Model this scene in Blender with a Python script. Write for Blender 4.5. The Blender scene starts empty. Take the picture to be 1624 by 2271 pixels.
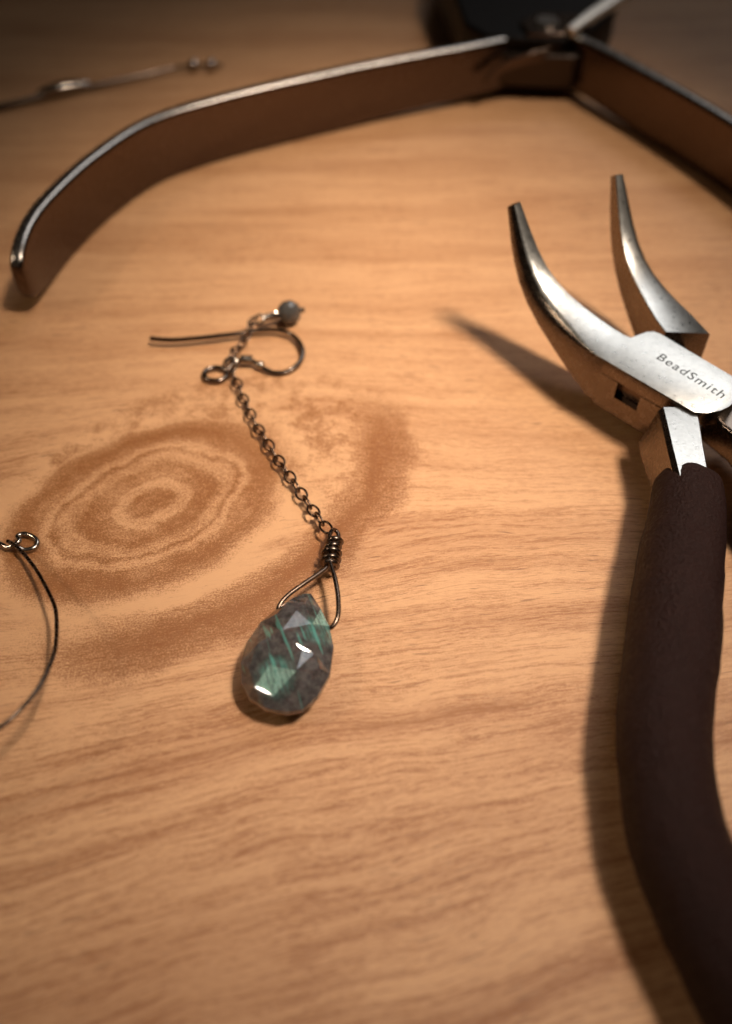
import bpy, bmesh, math, random
from mathutils import Vector, Matrix, noise as mnoise
random.seed(7)
U = 0.001                                   # everything below is written in millimetres
sc = bpy.context.scene
COL = sc.collection
def mm(*p): return Vector(p) * U

# ------------------------------------------------------------------ camera
PITCH, FPX, DIST = math.radians(50), 2040.0, 110.0
cam = bpy.data.cameras.new('camera'); camo = bpy.data.objects.new('camera', cam); COL.objects.link(camo)
cam.sensor_fit = 'VERTICAL'; cam.sensor_height = 24; cam.lens = 24 * FPX / 2271
camo.location = mm(0, -DIST * math.cos(PITCH), DIST * math.sin(PITCH))
camo.rotation_euler = (math.pi / 2 - PITCH, 0, 0)
cam.clip_start = 0.004; cam.clip_end = 10
cam.dof.use_dof = True; cam.dof.focus_distance = 0.103; cam.dof.aperture_fstop = 8.2; cam.dof.aperture_blades = 0
sc.camera = camo

# ------------------------------------------------------------------ world and lamps
w = bpy.data.worlds.new('World'); sc.world = w; w.use_nodes = True
w.node_tree.nodes['Background'].inputs[0].default_value = (1.0, 0.72, 0.5, 1)
w.node_tree.nodes['Background'].inputs[1].default_value = 0.016
def aim(o, target, up=Vector((0, 1, 0))):
    z = (o.location - Vector(target)).normalized(); x = up.cross(z).normalized(); y = z.cross(x)
    o.rotation_euler = Matrix((x, y, z)).transposed().to_euler()
# warm desk lamp, high on the right: a soft-edged pool of light
l = bpy.data.lights.new('desk_lamp', 'SPOT'); lamp = bpy.data.objects.new('desk_lamp', l); COL.objects.link(lamp)
lamp.location = mm(165, -25, 400); aim(lamp, mm(6, 27, 0))
l.energy = 16.6; l.color = (1.0, 0.85, 0.71); l.spot_size = math.radians(29); l.spot_blend = 1.0; l.shadow_soft_size = 0.046
lamp.scale = (0.50, 1.0, 1)
# pale window far behind the table
l = bpy.data.lights.new('window_light', 'AREA'); win = bpy.data.objects.new('window_light', l); COL.objects.link(win)
win.location = mm(215, 390, 510); aim(win, mm(24, -6, 0), Vector((0, 0, 1)))
l.shape = 'RECTANGLE'; l.size = 0.32; l.size_y = 0.30; l.energy = 0.050; l.color = (0.96, 0.97, 1.0); l.spread = math.radians(33)
# weak room lamp on the left
l = bpy.data.lights.new('room_lamp', 'AREA'); rl = bpy.data.objects.new('room_lamp', l); COL.objects.link(rl)
rl.location = mm(-330, -40, 330); aim(rl, mm(-20, -10, 0)); l.size = 0.05; l.energy = 0.011; l.spread = math.radians(28); l.color = (1.0, 0.8, 0.6)

vs = sc.view_settings; vs.view_transform = 'Standard'; vs.look = 'None'; vs.gamma = 1; vs.exposure = 0; vs.use_curve_mapping = False
sc.cycles.max_bounces = 8; sc.cycles.sample_clamp_indirect = 4.0; sc.cycles.use_denoising = True

# ------------------------------------------------------------------ node helpers
class NT:
    def __init__(s, name):
        s.m = bpy.data.materials.new(name); s.m.use_nodes = True; s.t = s.m.node_tree; s.b = s.t.nodes['Principled BSDF']
    def node(s, kind, **kw):
        n = s.t.nodes.new(kind)
        for k, v in kw.items(): setattr(n, k, v)
        return n
    def put(s, sock, v):
        if hasattr(v, 'is_output'): s.t.links.new(v, sock)
        elif v is not None: sock.default_value = v
    def math(s, op, a, b=None, c=None, clamp=False):
        n = s.node('ShaderNodeMath', operation=op, use_clamp=clamp); s.put(n.inputs[0], a); s.put(n.inputs[1], b)
        if c is not None: s.put(n.inputs[2], c)
        return n.outputs[0]
    def add(s, a, b): return s.math('ADD', a, b)
    def sub(s, a, b): return s.math('SUBTRACT', a, b)
    def mul(s, a, b): return s.math('MULTIPLY', a, b)
    def step(s, v, lo, hi, o0=0., o1=1.):
        n = s.node('ShaderNodeMapRange', interpolation_type='SMOOTHSTEP'); s.put(n.inputs['Value'], v)
        s.put(n.inputs['From Min'], lo); s.put(n.inputs['From Max'], hi); s.put(n.inputs['To Min'], o0); s.put(n.inputs['To Max'], o1)
        return n.outputs[0]
    def vec(s, x, y, z=0.):
        n = s.node('ShaderNodeCombineXYZ'); s.put(n.inputs[0], x); s.put(n.inputs[1], y); s.put(n.inputs[2], z); return n.outputs[0]
    def noise(s, v, scale=1., detail=2., rough=.5, dist=0.):
        n = s.node('ShaderNodeTexNoise'); s.put(n.inputs['Vector'], v); n.inputs['Scale'].default_value = scale
        n.inputs['Detail'].default_value = detail; n.inputs['Roughness'].default_value = rough; n.inputs['Distortion'].default_value = dist
        return n.outputs[0]
    def ramp(s, v, stops, interp='EASE'):
        n = s.node('ShaderNodeValToRGB'); s.put(n.inputs[0], v); cr = n.color_ramp; cr.interpolation = interp
        while len(cr.elements) < len(stops): cr.elements.new(0.5)
        for e, (p, c) in zip(cr.elements, stops):
            e.position = p; e.color = (c, c, c, 1) if isinstance(c, (int, float)) else (*c, 1)
        return n.outputs[0]
    def mix(s, f, a, b):
        n = s.node('ShaderNodeMix', data_type='RGBA'); s.put(n.inputs[0], f)
        s.put(n.inputs[6], a if hasattr(a, 'is_output') else (*a, 1)); s.put(n.inputs[7], b if hasattr(b, 'is_output') else (*b, 1))
        return n.outputs[2]
    def xyz(s):
        tc = s.node('ShaderNodeTexCoord'); n = s.node('ShaderNodeSeparateXYZ'); s.t.links.new(tc.outputs['Object'], n.inputs[0])
        return [s.mul(o, 1000.) for o in n.outputs], tc.outputs['Object']
    def bump(s, h, strength, dist):
        n = s.node('ShaderNodeBump'); s.put(n.inputs['Height'], h); n.inputs['Strength'].default_value = strength
        n.inputs['Distance'].default_value = dist; s.t.links.new(n.outputs[0], s.b.inputs['Normal'])

# ------------------------------------------------------------------ materials
def wood():
    t = NT('wood_laminate'); (x, y, z), oc = t.xyz()
    P = t.vec(x, y)
    warp = t.sub(t.noise(P, .04, 2), .5); warp2 = t.sub(t.noise(P, .15, 2), .5); fuzz = t.sub(t.noise(P, .9, 4, .7), .5)
    def ell(cx, cy, a, b, dx, dy, wob=1.):
        L = math.hypot(dx, dy); dx, dy = dx / L, dy / L
        ux = t.sub(x, cx); uy = t.sub(y, cy)
        e1 = t.mul(t.add(t.mul(ux, dx), t.mul(uy, dy)), 1 / a); e2 = t.mul(t.sub(t.mul(uy, dx), t.mul(ux, dy)), 1 / b)
        r = t.math('SQRT', t.add(t.mul(e1, e1), t.mul(e2, e2)))
        return t.add(r, t.add(t.mul(warp, .30 * wob), t.add(t.mul(warp2, .24 * wob), t.mul(fuzz, .13))))
    r = ell(-25.9, 1.8, 17.8, 12.2, .80, .60)
    # grain flow: rises to the right in the foreground, level behind, bows round the knot
    slope = t.step(y, -52, 8, .27, .03)
    bow = t.mul(t.step(r, .3, 3.0, 1., 0.), t.step(y, -12, 14, -7., 6.))
    psi = t.add(t.sub(y, t.add(t.mul(x, slope), bow)), t.add(t.mul(warp, 4.), t.mul(warp2, .5)))
    band = t.noise(t.vec(t.mul(x, .012), t.mul(psi, .12)), 1., 2, .55)
    tick = t.noise(t.vec(t.mul(x, .26), t.mul(psi, 2.8)), 1., 2, .5)
    speck = t.noise(P, 4.6, 3, .8)
    grit = t.noise(t.vec(t.mul(x, .75), t.mul(psi, 5.)), 1., 4, .75)
    brk = t.add(t.mul(t.sub(grit, .5), .34), t.mul(t.sub(speck, .5), .34))              # grain edges break up into flecks
    mid = t.add(t.noise(t.vec(t.mul(x, .030), t.mul(psi, .48)), 1., 3, .6), brk)
    streak = t.add(t.noise(t.vec(t.mul(x, .12), t.mul(psi, 2.0)), 1., 3, .65), brk)
    g = t.add(t.mul(t.step(t.add(band, t.mul(brk, .5)), .40, .62), .46), t.add(t.mul(t.step(mid, .45, .64), .34), t.mul(t.step(streak, .47, .64), .52)))
    halo = t.step(t.add(r, t.mul(t.sub(mid, .5), .9)), 1.12, 1.55)
    g = t.mul(g, t.step(t.add(y, t.mul(x, .35)), -32, 22, .98, .60))          # figure is fainter behind and to the right
    g = t.mul(g, halo)                                                       # plain pale wood round the knot
    ticks = t.mul(t.step(tick, .63, .70), t.add(.12, t.mul(t.step(t.noise(P, .045, 1), .45, .6), .88)))
    ticks = t.mul(ticks, t.step(r, 1.05, 1.2))
    # the knot: uneven rings of stippled brown
    ringvar = t.step(t.noise(P, .11, 3, .6), .33, .62)
    k1 = t.ramp(t.mul(r, .5), [(0, .80), (.07, .78), (.105, .48), (.135, .42), (.165, .74), (.22, .80), (.262, .56), (.285, .52), (.31, .76), (.338, .46), (.352, .52), (.375, .76), (.43, .86), (.475, .70), (.52, .34), (.565, .0)])
    k1 = t.mul(k1, t.math('MAXIMUM', t.add(.72, t.mul(ringvar, .34)), t.step(r, .75, .9)))
    cr = ell(-21.0, 3.2, 27.5, 19.5, .74, .67, .8)
    side = t.step(t.add(t.mul(t.sub(x, -21.), .75), t.mul(t.sub(y, 3.2), -.66)), -4., 14.)   # only on the lower right
    k2 = t.mul(t.ramp(t.mul(cr, .5), [(0, 0.), (.345, 0.), (.40, .60), (.46, .88), (.515, .70), (.60, 0.)]), side)
    patch = t.mul(t.step(t.noise(P, .22, 5, .68), .36, .62), t.mul(t.step(r, .95, 1.05), t.mul(t.step(cr, 1.10, .85), t.step(y, 0., 7.))))
    k = t.math('MAXIMUM', k1, t.math('MAXIMUM', k2, t.mul(patch, .66)))
    stip = t.step(t.add(k, t.add(t.mul(t.sub(speck, .5), 2.2), t.mul(t.sub(grit, .5), .7))), .14, .94)
    light = (.605, .332, .162); tan = (.305, .118, .038); brown = (.205, .060, .004); dk = (.17, .068, .026)
    gl = t.add(t.mul(g, .95), t.mul(t.sub(grit, .5), t.add(.25, t.mul(halo, .75))))
    c = t.mix(t.math('MAXIMUM', gl, 0., clamp=True), light, tan)
    c = t.mix(t.mul(ticks, .75), c, dk)
    pore = t.noise(t.vec(t.mul(x, .85), t.mul(psi, 6.5)), 1., 1, .5)
    c = t.mix(t.mul(t.step(pore, .70, .76), .45), c, dk)
    c = t.mix(t.mul(stip, t.step(k, .0, .30, 0., .95)), c, brown)
    c = t.mix(t.mul(t.step(speck, .42, .70), .12), c, (.66, .40, .20))
    t.put(t.b.inputs['Base Color'], c)
    t.put(t.b.inputs['Roughness'], t.add(.33, t.mul(grit, .14)))
    t.b.inputs['Specular IOR Level'].default_value = .5
    t.bump(t.add(t.mul(speck, 1.), t.mul(grit, .7)), .6, .00012)
    return t.m

def metal(name, col, rough, scratch=0., sdir=(1, 1), var=.06, metallic=1.0):
    t = NT(name); (x, y, z), oc = t.xyz()
    t.b.inputs['Metallic'].default_value = metallic
    n = t.noise(t.vec(x, y, z), 1.3, 4, .65)
    t.put(t.b.inputs['Base Color'], t.mix(t.step(n, .3, .7), [c * .86 for c in col], col))
    t.put(t.b.inputs['Roughness'], t.add(rough - var, t.mul(n, 2 * var)))
    if scratch:
        h = t.noise(t.vec(t.mul(x, sdir[0]), t.mul(y, sdir[1]), z), 1., 3, .7)
        t.bump(h, scratch, .00004)
    return t.m

def grip_mat():
    t = NT('dark_brown_rubber'); (x, y, z), oc = t.xyz(); P = t.vec(x, y, z)
    n = t.noise(P, .6, 3); f = t.noise(P, 2.4, 3, .8)
    t.put(t.b.inputs['Base Color'], t.mix(n, (.013, .0038, .0025), (.021, .0062, .004)))
    t.put(t.b.inputs['Roughness'], t.step(f, .4, .7, .66, .42)); t.b.inputs['Specular IOR Level'].default_value = .2
    t.bump(t.add(f, t.mul(n, .6)), 1., .00035)
    return t.m

def stone(name, flash):
    t = NT(name); (x, y, z), oc = t.xyz(); P = t.vec(x, y, z)
    n = t.noise(P, 1.1, 5, .7); f = t.noise(P, 4.2, 4, .75, .4)
    c = t.mix(t.step(n, .30, .75), (.034, .029, .028), (.110, .100, .096))
    c = t.mix(t.mul(t.step(f, .54, .70), .55), c, (.20, .175, .165))
    # feldspar flash painted into the base colour: thin parallel blue-green needles, and chosen whole facets
    q = t.noise(t.vec(t.add(t.mul(x, 2.2), t.mul(y, .80)), t.add(t.mul(x, -.07), t.mul(y, .20)), t.mul(z, .1)), 1., 1, .4)
    needles = t.mul(t.step(q, .63, .70), t.step(t.noise(P, .25, 1), .38, .55))
    teal = t.mix(f, (.05, .26, .23), (.16, .44, .36))
    c = t.mix(t.mul(needles, .6), c, teal)
    q2 = t.noise(t.vec(t.add(t.mul(x, 4.5), t.mul(y, 1.63)), t.add(t.mul(x, -.2), t.mul(y, .55)), z), 1., 3, .65)
    for hx, hy, hr in ((-8.9, -25.0, 2.4), (-4.7, -19.4, 2.2)):                 # faint painted glow of the flash colour round the bright facets
        dd_ = t.math('SQRT', t.add(t.math('POWER', t.sub(x, hx), 2.), t.math('POWER', t.sub(y, hy), 2.)))
        c = t.mix(t.mul(t.step(dd_, hr, hr * .35), t.step(q2, .36, .66, .05, .55)), c, teal)
    if flash: c = t.mix(t.mul(t.step(q2, .33, .60, .25, 1.), t.step(f, .25, .6, .55, 1.)), c, t.mix(f, (.10, .25, .22), (.40, .58, .49)))
    t.put(t.b.inputs['Base Color'], c)
    t.b.inputs['Roughness'].default_value = .09; t.b.inputs['IOR'].default_value = 1.57
    t.b.inputs['Specular IOR Level'].default_value = .6
    t.b.inputs['Subsurface Weight'].default_value = .5; t.b.inputs['Subsurface Scale'].default_value = .0025
    t.bump(t.noise(P, 4., 3, .7), .12, .00003)
    t.b.inputs['Coat Weight'].default_value = .5; t.b.inputs['Coat Roughness'].default_value = .03
    return t.m

M = dict(
    wood=wood(),
    steel=metal('brushed_steel', (.62, .61, .57), .29, .6, (.9, 9.)),
    side=metal('shaded_side_steel', (.17, .135, .11), .27, .15, (3., 3.)),  # shade of the pliers' sides put into the steel colour
    letter=metal('etched_lettering', (.05, .055, .055), .7, metallic=0.),
    handle=metal('smooth_steel', (.12, .085, .065), .26, .1, (.6, 3.)),
    lap=metal('dark_brown_steel', (.06, .045, .036), .4),
    edge=metal('ground_steel_edge', (.85, .80, .72), .5),
    rim=metal('rim_highlight_rivet_steel', (.42, .38, .34), .28),  # handle rim highlight put into a paler steel; the rivet shares it
    black=metal('unlit_black_steel', (.016, .014, .013), .45),  # unlit look of the rear joint put into a near-black colour
    oxid=metal('oxidized_wire', (.15, .108, .082), .27, var=.05),
    chain=metal('oxidized_chain', (.20, .135, .095), .24, var=.05),
    gun=metal('gunmetal_wire', (.20, .155, .125), .20, var=.05),
    silver=metal('tarnished_silver', (.48, .42, .36), .20, var=.05),
    bead=metal('grey_stone_bead', (.11, .10, .09), .14, var=.05, metallic=.4),
    grip=grip_mat(), stone=stone('labradorite', False), flash=stone('labradorite_painted_flash', True))

# ------------------------------------------------------------------ mesh helpers
def obj(name, bm, mat, parent=None, smooth=40, mats=None):
    me = bpy.data.meshes.new(name); bmesh.ops.scale(bm, vec=(U, U, U), verts=bm.verts)
    bmesh.ops.recalc_face_normals(bm, faces=bm.faces); bm.to_mesh(me); bm.free()
    for m in (mats or [mat]): me.materials.append(m)
    if smooth:
        me.shade_smooth(); me.set_sharp_from_angle(angle=math.radians(smooth))
    o = bpy.data.objects.new(name, me); COL.objects.link(o)
    if parent is not None:
        o.parent = parent; o.matrix_parent_inverse = Matrix.Translation(parent.location).inverted()
    return o
def thing(name, label, cat, loc, group=None):
    o = bpy.data.objects.new(name, None); COL.objects.link(o); o.location = mm(*loc); o.empty_display_size = .005
    o['label'] = label; o['category'] = cat
    if group: o['group'] = group
    return o
def bevel(o, width, seg=2, angle=30):
    m = o.modifiers.new('bevel', 'BEVEL'); m.width = width * U; m.segments = seg; m.limit_method = 'ANGLE'; m.angle_limit = math.radians(angle)
    m.harden_normals = False
def loft(bm, rings, caps=True):
    R = [[bm.verts.new(p) for p in r] for r in rings]
    for a, b in zip(R, R[1:]):
        n = len(a)
        for i in range(n): bm.faces.new((a[i], a[(i + 1) % n], b[(i + 1) % n], b[i]))
    if caps: bm.faces.new(R[0][::-1]); bm.faces.new(R[-1])
    return R
def smooth_path(pts, n=8, closed=False):
    pts = [Vector(p) for p in pts]; out = []; N = len(pts); rng = range(N if closed else N - 1)
    for i in rng:
        g = (lambda k: pts[k % N]) if closed else (lambda k: pts[max(0, min(N - 1, k))])
        p0, p1, p2, p3 = g(i - 1), g(i), g(i + 1), g(i + 2)
        for j in range(n):
            s = j / n
            out.append(.5 * (2 * p1 + (p2 - p0) * s + (2 * p0 - 5 * p1 + 4 * p2 - p3) * s * s + (3 * p1 - p0 - 3 * p2 + p3) * s ** 3))
    if not closed: out.append(pts[-1])
    return out
def tube(bm, path, rad, sides=10, closed=False, flat=None):
    """round wire swept along a path; rad is a number or f(t); flat = f(t) squash along the frame's second axis"""
    path = [Vector(p) for p in path]; n = len(path)
    T = []
    for i in range(n):
        a = path[(i - 1) % n] if closed else path[max(0, i - 1)]; b = path[(i + 1) % n] if closed else path[min(n - 1, i + 1)]
        T.append((b - a).normalized())
    nrm = Vector((0, 0, 1)); nrm = nrm - T[0] * nrm.dot(T[0])
    if nrm.length < .05: nrm = Vector((0, 1, 0)) - T[0] * T[0].y
    nrm.normalize(); rings = []
    for i in range(n):
        nrm = (nrm - T[i] * nrm.dot(T[i])).normalized(); bi = T[i].cross(nrm); t = i / max(1, n - 1)
        r = rad(t) if callable(rad) else rad; q = flat(t) if flat else 1.
        rings.append([path[i] + bi * (math.cos(2 * math.pi * k / sides) * r) + nrm * (math.sin(2 * math.pi * k / sides) * r * q) for k in range(sides)])
    if closed:
        R = [[bm.verts.new(p) for p in r] for r in rings]
        # close with the least twist
        best = min(range(sides), key=lambda s: sum((R[-1][k].co - R[0][(k + s) % sides].co).length for k in range(sides)))
        for i in range(n):
            a = R[i]; b = R[(i + 1) % n]; sh = best if i == n - 1 else 0
            for k in range(sides): bm.faces.new((a[k], a[(k + 1) % sides], b[(k + 1 + sh) % sides], b[(k + sh) % sides]))
    else: loft(bm, rings)
def helix(bm, a, b, R, turns, wire, sides=8, phase=0., R2=None, wob=0.):
    a, b = Vector(a), Vector(b); ax = (b - a).normalized(); u = ax.orthogonal().normalized(); v = ax.cross(u); N = int(turns * 16)
    path = []
    for i in range(N + 1):
        t = i / N; an = phase + 2 * math.pi * turns * t; r = R + ((R2 if R2 is not None else R) - R) * t
        r *= 1 + wob * math.sin(an * .37 + 1.3); tt = t + wob * .12 * math.sin(an * .61)
        path.append(a.lerp(b, tt) + u * math.cos(an) * r + v * math.sin(an) * r)
    tube(bm, path, wire, sides)
def rsec(c, ax, az, hw, hh, cf=.35, n=5):
    """rounded rectangle ring"""
    c, ax, az = Vector(c), Vector(ax).normalized(), Vector(az).normalized(); rr = min(hw, hh) * cf; out = []
    for qx, qz, a0 in ((1, 1, 0), (-1, 1, 90), (-1, -1, 180), (1, -1, 270)):
        for k in range(n):
            a = math.radians(a0 + 90 * k / (n - 1))
            out.append(c + ax * (qx * (hw - rr) + rr * math.cos(a)) + az * (qz * (hh - rr) + rr * math.sin(a)))
    return out
def prism(bm, poly, z0, z1):
    loft(bm, [[Vector((x, y, z0)) for x, y in poly], [Vector((x, y, z1)) for x, y in poly]])

# ------------------------------------------------------------------ the table top
bm = bmesh.new(); prism(bm, [(-330, -210), (330, -210), (330, 420), (-330, 420)], -18, 0)
table = obj('table_top', bm, M['wood'], None, 0); table['kind'] = 'structure'
table['label'] = 'warm brown wood grain table top with a large dark knot'

# ------------------------------------------------------------------ bent nose pliers
pl = thing('pliers', 'bent nose pliers with polished steel jaws and dark brown grips', 'pliers', (40, 10, 0))
d = Vector((-.692, .722, 0)); nl = Vector((-.722, -.692, 0)); N0 = Vector((33.2, 20.8, 0))     # left jaw: axis, outward side, notch
def jaw_ring(o, dd, nn, s, ztop, tilt, h, inn, out, ch, ch2, skew=0.):
    tilt = math.radians(tilt); Pp = -dd * math.sin(tilt) + Vector((0, 0, math.cos(tilt)))
    c = o + dd * s + Vector((0, 0, ztop)); k = .10
    return [c + nn * a + Pp * b - dd * skew * (a - inn) for a, b in ((inn, -h), (inn, -k), (inn + k, 0), (out - ch, 0), (out - ch * .5, -ch * .28), (out, -ch * .95), (out, -h + ch2), (out - ch2, -h))]
def jaw_stations(w):
    return [(.8, 9.5, 0, 7.2, 1., .14, .6), (2.5, 9.58, 3, 6.7, .965, .35, .8), (4.6, 9.8, 7, 6.0, .91, .8, 1.0), (7.2, 10.25, 12, 5.2, .83, 1.15, 1.1), (9.8, 10.9, 20, 4.5, .74, 1.35, 1.1),
            (12.0, 11.85, 32, 3.9, .65, 1.4, 1.0), (13.9, 13.1, 44, 3.4, .56, 1.25, .9), (15.6, 14.8, 50, 2.9, .475, 1.05, .75), (17.1, 16.65, 53, 2.4, .39, .82, .6), (18.4, 18.45, 54, 1.9, .31, .6, .45), (19.5, 19.95, 55, 1.45, .235, .42, .3)]
def shade_sides(o, rings, faces=(1, 2)):
    # upper faces keep the pale steel; shade on the sides is a darker colour
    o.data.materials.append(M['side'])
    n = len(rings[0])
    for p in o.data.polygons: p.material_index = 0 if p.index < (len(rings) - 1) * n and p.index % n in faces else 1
bm = bmesh.new()
rings = [jaw_ring(N0, d, nl, *q) for q in ((-15.6, 9.5, 0, 2.2, .6, 2.0, .10, .2), (-15.3, 9.5, 0, 2.2, -1.0, 3.3, .10, .2), (-14.5, 9.5, 0, 2.2, -2.4, 4.7, .10, .2), (-13.3, 9.5, 0, 2.2, -3.1, 5.75, .10, .2), (-6., 9.5, 0, 2.2, -3.35, 5.75, .10, .2), (-2.4, 9.5, 0, 2.2, -3.55, 5.75, .10, .2), (-1.5, 9.5, 0, 2.2, -3.35, 5.75, .10, .2), (-.9, 9.5, 0, 2.2, -2.6, 5.75, .10, .2), (-.5, 9.5, 0, 2.2, -1.2, 5.75, .10, .2), (-.2, 9.5, 0, 7.2, -.2, 5.75, .12, .6))]
rings += [jaw_ring(N0, d, nl, s_, zt, tl, h, 0, 5.75 * wf, ch, c2) for s_, zt, tl, h, wf, ch, c2 in jaw_stations(5.75)]
loft(bm, rings); ck = lj = obj('jaw', bm, M['steel'], pl, 44); shade_sides(lj, rings, (1, 2, 3))
def pt(s, n): p = N0 + d * s + nl * n; return (p.x, p.y)
low = [pt(-.2, 5.72), pt(-9.2, 5.72), pt(-11.6, 4.8), pt(-13.2, 2.), pt(-13, -1.6), pt(-6., -2.6), pt(-2.2, -2.8), pt(-.4, -1.0)]
bm = bmesh.new(); prism(bm, low, 2.3, 3.7); obj('joint_cheek', bm, M['side'], pl, 28)
bm = bmesh.new(); prism(bm, [pt(-.25, 5.73), pt(-3.0, 5.73), pt(-3.0, 2.4), pt(-.25, 2.4)], 3.65, 7.35)
prism(bm, [pt(-6.4, 5.73), pt(-9.6, 5.73), pt(-10.4, 4.6), pt(-6.4, 4.6)], 3.65, 7.35)
prism(bm, [pt(-3.02, 5.71), pt(-6.38, 5.71), pt(-6.38, 4.8), pt(-3.02, 4.8)], 3.66, 4.95); obj('joint_wall', bm, M['side'], pl, 28)
bm = bmesh.new(); prism(bm, [pt(-2.9, 4.75), pt(-9.5, 4.55), pt(-9.5, -2.), pt(-2.9, -2.)], 3.75, 7.2); obj('slot_filler', bm, M['handle'], pl, 28)  # filler added behind the slot so that it reads dark
# right jaw and its tongue through the joint
a = math.radians(-29); d2 = Vector((d.x * math.cos(a) - d.y * math.sin(a), d.x * math.sin(a) + d.y * math.cos(a), 0)); nr = Vector((d2.y, -d2.x, 0))
O2 = Vector((37.9, 22.4, 0))
bm = bmesh.new(); rings = [jaw_ring(O2, d2, nr, -.5, 9.5, 0, 7.2, 0, 5.3, .14, .6, .34), jaw_ring(O2, d2, nr, 2.2, 9.5, 1, 6.9, 0, 5.0, .2, .7, .1)] + [jaw_ring(O2, d2, nr, s_, zt, tl, h, 0, 5.2 * wf, ch, c2) for s_, zt, tl, h, wf, ch, c2 in jaw_stations(5.2)[2:]]; loft(bm, rings)
rj = obj('jaw', bm, M['steel'], pl, 44); shade_sides(rj, rings, (1, 2, 3))
bm = bmesh.new(); loft(bm, [rsec((39.6, 22.6, 5.75), nr, (0, 0, 1), 1.6, 1.5, .2), rsec((39.0, 16, 5.75), nr, (0, 0, 1), 2.2, 1.5, .2), rsec((37.3, 9, 5.75), (1, .1, 0), (0, 0, 1), 1.9, 1.5, .2)])
obj('tongue', bm, M['side'], pl)
# shanks
bm = bmesh.new()
def shank_ring(x, y, hw, ztop, zb, lean):
    return [Vector(p) for p in ((x + hw, y, zb), (x + hw, y, ztop - .1), (x + hw - .1, y, ztop), (x - hw + .05, y, ztop), (x - hw - .45, y, ztop - .55), (x - hw - lean, y, zb + .8), (x - hw - lean + .6, y, zb))]
rings = [shank_ring(37.05, 8.6, 1.95, 9.0, 2.2, 1.6), shank_ring(36.85, 6.0, 1.9, 9.15, 2.2, 1.5), shank_ring(36.5, 2.0, 1.75, 9.15, 2.2, 1.15), shank_ring(36.2, -2.6, 1.6, 9.1, 2.3, .8), shank_ring(35.4, -7.0, 1.5, 8.6, 2.6, .4)]; loft(bm, rings)
shade_sides(obj('shank', bm, M['steel'], pl, 28), rings, (1, 2))
bm = bmesh.new(); loft(bm, [rsec(c, (.9, .45, 0), (0, 0, 1), hw, 2.2, .25) for c, hw in (((43.2, 10.5, 5.2), 2.6), ((45.5, 6.5, 4.9), 2.1), ((46.6, 2, 4.8), 1.8), ((47.5, -6, 4.9), 1.6))])
obj('shank', bm, M['side'], pl)
# grips: slightly uneven dipped sleeves
def grip(name, cl, parent):
    path = smooth_path([(x, y, z) for x, y, z, r in cl], 10); rad = smooth_path([(r, 0, 0) for *_, r in cl], 10); bm = bmesh.new(); rings = []
    for i, p in enumerate(path):
        t = (path[min(i + 1, len(path) - 1)] - path[max(i - 1, 0)]).normalized(); side = Vector((t.y, -t.x, 0)).normalized(); up = side.cross(t)
        if up.z < 0: up = -up
        ring = []
        for k in range(40):
            an = 2 * math.pi * k / 40; v = side * math.cos(an) + up * math.sin(an) * 1.06
            q = p + v * rad[i].x; nz = mnoise.noise(q * .35) * .16 + mnoise.noise(q * 1.7) * .05
            ring.append(q + v * nz)
        rings.append(ring)
    loft(bm, rings); return obj(name, bm, M['grip'], parent, 60)
grip('grip', [(36.95, -.25, 5.55, 2.9), (36.9, -.4, 5.55, 3.45), (36.8, -.9, 5.5, 3.75), (36.5, -2.4, 5.35, 4.0), (35.4, -6.5, 5.1, 4.3), (32.8, -14.5, 5.0, 4.55), (30.3, -23, 5.0, 4.6), (28.1, -30, 5.0, 4.4), (27.1, -36.5, 5.0, 4.2), (27.1, -42.5, 5.0, 4.25), (28.6, -48.5, 5.0, 4.35), (30.8, -55, 5.0, 4.45), (34.5, -63, 5.0, 4.5), (40, -72, 5.0, 4.4), (44, -78, 5.0, 3.6), (45.4, -80, 5.0, 1.6)], pl)
grip('grip', [(45.9, 2.4, 5.3, 2.2), (46.0, 1.9, 5.3, 3.0), (46.3, .6, 5.2, 3.7), (47.8, -4, 5.0, 4.3), (51, -13, 5.0, 4.5), (54.5, -23, 5.0, 4.5), (57.5, -34, 5.0, 4.3), (58.5, -44, 5.0, 4.3), (58.5, -56, 5.0, 4.4), (56, -70, 5.0, 4.3), (54.5, -78, 5.0, 3.4), (54, -80, 5.0, 1.6)], pl)
# lettering on the cheek
cu = bpy.data.curves.new('lettering', 'FONT'); cu.body = 'BeadSmith'; cu.size = 2.0 * U; cu.offset = .006 * U; cu.extrude = .006 * U; cu.space_character = 1.16; cu.align_x = 'CENTER'
tmp = bpy.data.objects.new('tmp_text', cu); COL.objects.link(tmp); bpy.context.view_layer.update()
me = bpy.data.meshes.new_from_object(tmp.evaluated_get(bpy.context.evaluated_depsgraph_get())); COL.objects.unlink(tmp); bpy.data.objects.remove(tmp)
me.materials.clear(); me.materials.append(M['letter']); me.name = 'lettering'
tx = Vector((.655, -.755, 0)).normalized(); ty = Vector((-tx.y, tx.x, 0))
lt = bpy.data.objects.new('lettering', me); COL.objects.link(lt); lt.parent = ck
tp = (38.9, 13.2, 9.506)
lt.matrix_parent_inverse = Matrix.Identity(4)
lt.matrix_local = Matrix.Translation(mm(*tp)) @ Matrix((tx, ty, (0, 0, 1))).transposed().to_4x4()

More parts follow.
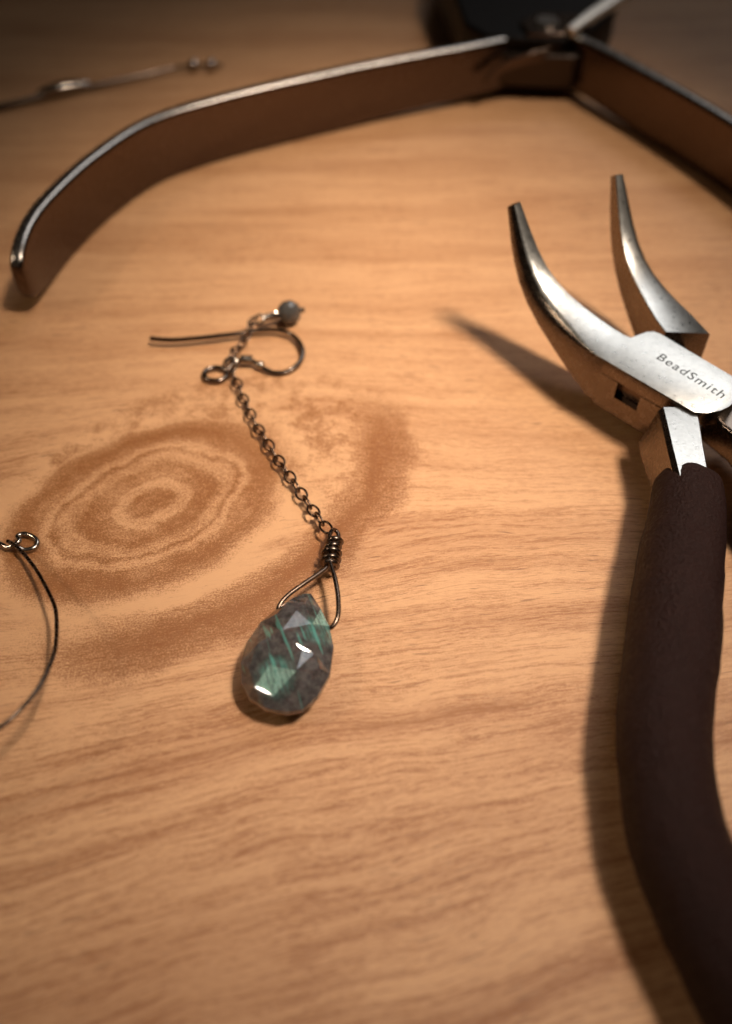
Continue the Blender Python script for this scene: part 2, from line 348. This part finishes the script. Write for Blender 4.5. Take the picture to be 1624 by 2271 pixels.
# ------------------------------------------------------------------ large pliers behind, lying with bowed flat steel handles
bp = thing('pliers', 'larger steel pliers with long bowed flat handles behind the earring', 'pliers', (32, 110, 0))
def strip(cl, hh, hw, ztop, parent, mat, name='handle'):
    path = smooth_path([(x, y, 0) for x, y in cl], 8); bm = bmesh.new(); rings = []; n = len(path)
    for i, p in enumerate(path):
        t = (path[min(i + 1, n - 1)] - path[max(i - 1, 0)]).normalized(); s = Vector((t.y, -t.x, 0)); u = i / (n - 1)
        e = min(1., (1 - u) * n / 13.); e = math.sqrt(max(.04, 1 - (1 - e) ** 2))
        hi = (hh - .9 * max(0., 1 - u / .35)) * (.28 + .72 * e)
        rings.append(rsec(p + Vector((0, 0, ztop - hi - hh * .62 * (1 - e))), s, (0, 0, 1), hw * (.75 + .25 * e), hi, .7, 5))
    loft(bm, rings); o = obj(name, bm, mat, parent, 50, [mat, M['rim']])
    for p in o.data.polygons: p.material_index = 1 if p.normal.z > .6 else 0      # rim highlight painted as paler steel
    return o
hl = strip([(31, 108), (22, 103.2), (7, 97.2), (-4.1, 92.4), (-23.6, 82.6), (-35.3, 74.2), (-42.3, 63.1), (-46.4, 52.5), (-48.2, 44.5), (-48.6, 37.5)], 5.4, 1.15, 11.0, bp, M['handle'])
hr = strip([(33, 112), (41.6, 102.5), (49, 91.5), (55, 82), (61, 71), (66.5, 58), (69, 44), (68, 30)], 5.4, 1.15, 11.0, bp, M['handle'])
bm = bmesh.new(); prism(bm, [(17.5, 121), (18.5, 110), (22, 105), (28, 103.6), (36, 103.0), (40.5, 105.5), (47, 114), (50, 124), (52, 140), (48, 165), (41, 168), (36, 150), (27, 150), (24, 166), (18, 164), (15, 140)], 2.6, 11.25)
jb = obj('joint_body', bm, M['black'], bp, 30); bevel(jb, .6, 3)
bm = bmesh.new(); loft(bm, [rsec(c, (.78, -.62, 0), (0, 0, 1), hw, .9, .6) for c, hw in (((37.2, 104.4, 11.8), .9), ((42, 110.8, 12.0), 1.25), ((49, 119.6, 12.0), 1.4), ((57, 131, 12.0), 1.4))])
obj('jaw_edge', bm, M['edge'], bp)
bm = bmesh.new(); prism(bm, [(29.5, 103.9), (36.2, 103.6), (41.5, 107.0), (40, 112.5), (33, 113.5), (28.5, 109)], 11.2, 12.0); bevel(obj('pivot_plate', bm, M['handle'], bp, 30), .3, 2)
bm = bmesh.new(); bmesh.ops.create_cone(bm, cap_ends=True, segments=28, radius1=2.3, radius2=2.0, depth=.6, matrix=Matrix.Translation((33.5, 108.3, 12.25))); obj('rivet', bm, M['rim'], bp, 30)
bm = bmesh.new(); prism(bm, [(25, 103.4), (30, 102.6), (38.6, 102.0), (42.5, 105), (38, 108), (26, 108)], 2.6, 8.6); bevel(obj('joint_lap', bm, M['lap'], bp, 30), .5, 3)
bm = bmesh.new(); path = smooth_path([(33.5, 103.0, 8.6), (30, 102.0, 8.4), (26.5, 101.2, 7.6), (23.8, 100.4, 6.6), (22.0, 99.4, 5.4)], 8)
loft(bm, [rsec(p, Vector((.3, -.95, 0)), (0, 0, 1), .28, 1.1 - .4 * i / len(path), .6) for i, p in enumerate(path)]); obj('leaf_spring', bm, M['handle'], bp)

# ------------------------------------------------------------------ thin pin, far left
pn = thing('head_pin', 'thin dark wire pin with two small silver beads at its tip', 'pin', (-50, 107, 0))
bm = bmesh.new(); tube(bm, smooth_path([(-92, 88, .9), (-76, 95.5, .9), (-68.7, 98.6, .9), (-58.9, 104.0, 1.0), (-52.5, 106.8, 1.0), (-42.7, 111.5, 1.1), (-36.9, 114.4, 1.2), (-28.6, 115.2, 1.2)], 8), lambda t: .75 - .42 * min(1, t * 1.25), 10)
obj('wire', bm, M['gun'], pn)
bm = bmesh.new(); tube(bm, smooth_path([(-62.5, 102.6, 1.5), (-60, 103.8, 1.6), (-57, 105.3, 1.6), (-53.5, 106.7, 1.5)], 6), lambda t: .5 + .9 * math.sin(math.pi * t), 12, flat=lambda t: .75)
obj('highlight_section', bm, M['silver'], pn)  # flattened section, silver to carry the highlight on the wire
for x, y in ((-34.3, 115.0), (-30.7, 115.2)):
    bm = bmesh.new(); bmesh.ops.create_icosphere(bm, subdivisions=3, radius=1.15, matrix=Matrix.Translation((x, y, 1.2))); obj('bead', bm, M['silver'], pn)

# ------------------------------------------------------------------ the earring
er = thing('earring', 'dangling earring with faceted grey teardrop stone on a fine dark chain', 'earring', (-8, 0, 0))
# ear wire
bm = bmesh.new()
hook = smooth_path([(-30.2, 30.7, 1.2), (-26.4, 30.45, 1.15), (-18.9, 31.7, 1.1), (-15.5, 32.65, 1.0), (-12.5, 32.8, 1.0), (-10.2, 31.6, .9), (-8.85, 28.9, .8), (-9.1, 26.4, .6), (-10.6, 24.7, .5), (-12.5, 24.35, .5), (-14.1, 25.1, .7), (-15.4, 26.1, .95), (-16.6, 26.5, 1.05), (-18.0, 25.9, .9), (-18.75, 24.9, .7)], 7)
loop = [(-20.45 + 1.55 * math.cos(an), 24.0 + 1.35 * math.sin(an), .45 + .12 * math.sin(an * .5)) for an in [math.radians(25 + 14 * k) for k in range(25)]]
tube(bm, hook + smooth_path(loop, 2), .345, 12, flat=lambda t: .7 if .38 < t < .55 else 1.)
ew = obj('ear_wire', bm, M['gun'], er, 60)
bm = bmesh.new(); bmesh.ops.create_icosphere(bm, subdivisions=3, radius=.62, matrix=Matrix.Translation((-14.45, 25.45, .85))); obj('ball', bm, M['silver'], ew)
bm = bmesh.new(); helix(bm, (-15.6, 26.35, 1.05), (-17.3, 26.35, 1.1), .52, 6, .16); obj('coil', bm, M['silver'], ew)
# bead dangle
dg = bpy.data.objects.new('bead_dangle', None); COL.objects.link(dg); dg.parent = er; dg.matrix_parent_inverse = Matrix.Translation(er.location).inverted()
def child(o, parent):
    o.parent = parent; o.matrix_parent_inverse = Matrix.Translation(er.location).inverted(); return o
bm = bmesh.new(); bmesh.ops.create_icosphere(bm, subdivisions=2, radius=1.78, matrix=Matrix.Translation((-11.0, 35.8, 1.78)))
for v in bm.verts: v.co = v.co
bead = obj('bead', bm, M['bead'], er, 0)
bm = bmesh.new(); helix(bm, (-14.6, 34.75, 1.55), (-12.7, 35.3, 1.7), .42, 6, .16); obj('coil', bm, M['silver'], bead)
bm = bmesh.new(); tube(bm, smooth_path([(-12.9, 35.2, 1.7), (-11, 35.8, 1.78), (-9.15, 36.4, 1.75)], 4), .2, 8)
bmesh.ops.create_icosphere(bm, subdivisions=2, radius=.42, matrix=Matrix.Translation((-9.15, 36.4, 1.75))); obj('pin', bm, M['oxid'], bead)
bm = bmesh.new(); tube(bm, [(-15.3 + .75 * math.cos(q), 34.35 + .55 * math.sin(q), 1.6 + .45 * math.sin(q + .6)) for q in [2 * math.pi * k / 24 for k in range(24)]], .2, 8, closed=True); obj('eye', bm, M['silver'], bead)
bpy.data.objects.remove(dg)
# chain: alternate links lie flat and on edge
chain = bpy.data.objects.new('chain', None); COL.objects.link(chain); chain.empty_display_size = .003
chain.parent = er; chain.matrix_parent_inverse = Matrix.Translation(er.location).inverted()
bm = bmesh.new(); tube(bm, [(1.03 * math.cos(q), .62 * math.sin(q)  , 0) for q in [2 * math.pi * k / 28 for k in range(28)]], .15, 8, closed=True)
link0 = obj('link', bm, M['chain'], None, 60); link_mesh = link0.data; bpy.data.objects.remove(link0)
cp = smooth_path([(-16.0, 33.6, 1.9), (-16.4, 31.9, 1.95), (-16.75, 30.4, 1.75), (-17.4, 29.0, 1.35), (-18.0, 27.4, 1.9), (-18.35, 25.7, 1.8), (-18.05, 24.0, 1.2), (-17.4, 22.2, .85), (-16.3, 19.1, .8), (-15.1, 16.1, .85), (-13.8, 13.2, .9), (-12.3, 10.3, .95), (-10.8, 7.45, 1.0), (-9.25, 4.6, 1.05), (-7.75, 1.85, 1.15), (-6.15, -1.0, 1.3), (-4.65, -3.65, 1.6)], 24)
def at_len(path, s):
    acc = 0
    for p, q in zip(path, path[1:]):
        L = (q - p).length
        if acc + L >= s: return p.lerp(q, (s - acc) / L), (q - p).normalized()
        acc += L
    return path[-1], (path[-1] - path[-2]).normalized()
total = sum((q - p).length for p, q in zip(cp, cp[1:])); nlk = round(total / 1.62); nlk += nlk % 2
for k in range(nlk + 1):
    p, t = at_len(cp, total * k / nlk); edge = (nlk - k) % 2 == 1
    roll = (math.pi / 2 if edge else 0) + random.uniform(-.22, .22) + .12
    side = Vector((0, 0, 1)).cross(t).normalized(); up = t.cross(side)
    s2 = side * math.cos(roll) + up * math.sin(roll); u2 = t.cross(s2)
    o = bpy.data.objects.new('link', link_mesh); COL.objects.link(o); o.parent = chain
    o.matrix_parent_inverse = Matrix.Translation(er.location).inverted(); 
    o.matrix_parent_inverse = Matrix.Identity(4)
    o.matrix_local = Matrix.Translation(p * U) @ Matrix((t, s2, u2)).transposed().to_4x4()
# jump ring at the ear wire
bm = bmesh.new(); tube(bm, [(-18.55 + .95 * math.cos(q), 25.2 + .8 * math.sin(q), 1.15 + .75 * math.sin(q + .5)) for q in [2 * math.pi * k / 28 for k in range(28)]], .17, 8, closed=True); obj('jump_ring', bm, M['silver'], er)
# wire wrap and bail
bm = bmesh.new()
tube(bm, smooth_path([(-4.25, -9.8, 2.5), (-4.0, -8.2, 2.5), (-4.1, -6.6, 2.5), (-4.15, -5.5, 2.35), (-3.85, -4.5, 2.1), (-3.45, -4.25, 1.7), (-3.15, -4.9, 1.6), (-3.3, -6.2, 1.75), (-3.5, -8.0, 2.0)], 6), .25, 10)
helix(bm, (-3.5, -5.8, 2.1), (-4.1, -9.9, 2.3), .68, 4.6, .30, 10, .6, 1.0, .10)
wrap = obj('wire_wrap', bm, M['oxid'], er, 60)
bm = bmesh.new()
tube(bm, smooth_path([(-4.15, -9.6, 2.6), (-4.5, -10.6, 2.85), (-6.4, -12.45, 3.1), (-8.1, -14.05, 3.2), (-9.0, -15.2, 3.15), (-9.3, -16.1, 2.9), (-8.8, -16.9, 2.75), (-6.2, -17.4, 2.75), (-4.2, -18.15, 2.8), (-3.45, -18.0, 2.95), (-2.95, -16.9, 3.2), (-2.95, -14.9, 3.45), (-3.3, -12.5, 3.45), (-3.8, -10.5, 3.3), (-4.1, -9.4, 3.2)], 7), .26, 12)
obj('bail', bm, M['oxid'], er, 60)
# the faceted stone: convex hull of girdle and crown vertices
out = [(-5.91, -13.94), (-4.76, -15.99), (-3.82, -18.12), (-3.30, -20.69), (-3.61, -23.80), (-4.75, -26.30), (-6.26, -27.81), (-7.80, -28.10), (-9.91, -27.58), (-11.58, -26.40), (-12.50, -24.76), (-12.74, -22.57), (-12.31, -20.06), (-11.07, -17.72), (-9.38, -15.85), (-7.65, -14.49), (-6.60, -13.95)]
cx, cy = -8.0, -21.8
crown = [(-9.5, -24.1, 5.35), (-10.9, -26.1, 4.62), (-9.1, -26.75, 3.93), (-9.85, -26.28, 4.276), (-6.8, -24.7, 5.30), (-5.1, -22.45, 4.80), (-6.35, -22.3, 5.17), (-7.3, -21.6, 5.65),
         (-8.5, -20.2, 5.62), (-11.0, -21.4, 4.7), (-7.2, -17.4, 4.95), (-5.5, -18.9, 4.7), (-9.2, -17.8, 4.9), (-6.4, -16.0, 4.35), (-4.4, -20.2, 4.1), (-4.5, -23.9, 4.2), (-6.1, -26.2, 4.3), (-11.6, -24.0, 4.35), (-7.7, -27.2, 3.75), (-8.3, -16.0, 4.35)]
from mathutils.geometry import delaunay_2d_cdt
pts = [(x, y, 3.05 + .12 * (i % 2)) for i, (x, y) in enumerate(out)] + crown; n_o = len(out)
edges = [(i, (i + 1) % n_o) for i in range(n_o)] + [(n_o + 1, n_o + 2), (n_o + 7, n_o + 5), (n_o, n_o + 1), (n_o, n_o + 2), (n_o + 4, n_o + 5)]
vo, eo, fo, *_ = delaunay_2d_cdt([Vector(p[:2]) for p in pts], edges, [], 1, 1e-4)
bm = bmesh.new()
top = [bm.verts.new((p.x, p.y, min(pts, key=lambda q: (q[0] - p.x) ** 2 + (q[1] - p.y) ** 2)[2])) for p in vo]
for f_ in fo: bm.faces.new([top[i] for i in f_])
gird = top[:n_o]; g2 = [bm.verts.new((v.co.x, v.co.y, 2.4)) for v in gird]
low_ = [bm.verts.new((cx + (v.co.x - cx) * .72, cy + (v.co.y - cy) * .72, .75)) for v in gird]
bot = [bm.verts.new((cx + (v.co.x - cx) * .35, cy + (v.co.y - cy) * .35, .02)) for v in gird]
for r1, r2 in ((gird, g2), (g2, low_), (low_, bot)):
    for i in range(n_o): bm.faces.new((r1[i], r1[(i + 1) % n_o], r2[(i + 1) % n_o], r2[i]))
bm.faces.new(bot)
bmesh.ops.recalc_face_normals(bm, faces=bm.faces)
for fc in bm.faces:
    c = fc.calc_center_median()
    if fc.normal.z > 0:
        for tx_, ty_, rr in ((-9.87, -25.65, .75), (-8.4, -25.2, .8), (-4.5, -18.0, .9), (-4.6, -20.0, .8)):
            if math.hypot(c.x - tx_, c.y - ty_) < rr: fc.material_index = 1
st = obj('teardrop_stone', bm, None, er, 0, [M['stone'], M['flash']]); bevel(st, .045, 1, 12)
st['label'] = 'grey labradorite teardrop with green flashes'

# ------------------------------------------------------------------ wire hoop at the left edge
hp = thing('hoop_earring', 'thin dark wire hoop with a small twisted loop beside the knot', 'earring', (-39, -6, 0))
bm = bmesh.new()
tube(bm, smooth_path([(-46, -4.3, 1.0), (-42.25, -5.3, .6), (-41.4, -5.75, .5), (-40.6, -5.6, .7), (-40.0, -5.0, .8), (-40.5, -4.2, .6), (-39.75, -3.75, .5), (-38.5, -4.3, .45), (-38.0, -5.1, .4), (-38.35, -5.8, .4), (-39.3, -6.1, .5), (-40.2, -5.9, .9)], 7), .3, 10)
obj('loop', bm, M['silver'], hp, 60)
bm = bmesh.new()
tube(bm, smooth_path([(-41.2, -5.3, 1.1), (-40.2, -6.0, 1.35), (-38.5, -7.7, 1.6), (-36.5, -10.2, 2.3), (-34.8, -12.7, 3.0), (-32.9, -15.8, 4.0), (-32.0, -17.8, 4.6), (-31.0, -21.2, 5.6), (-30.6, -23.8, 6.3), (-30.8, -27.1, 7.0), (-31.6, -29.5, 7.4), (-33.3, -31.9, 7.5), (-38, -36, 7.4), (-45, -37.5, 6.4), (-51, -34, 5), (-55, -27, 3.4), (-56, -19, 2.0), (-53, -10, 1.2), (-47.5, -5.0, 1.0), (-45, -4.4, 1.0)], 8), .225, 10)
obj('hoop', bm, M['oxid'], hp, 60)
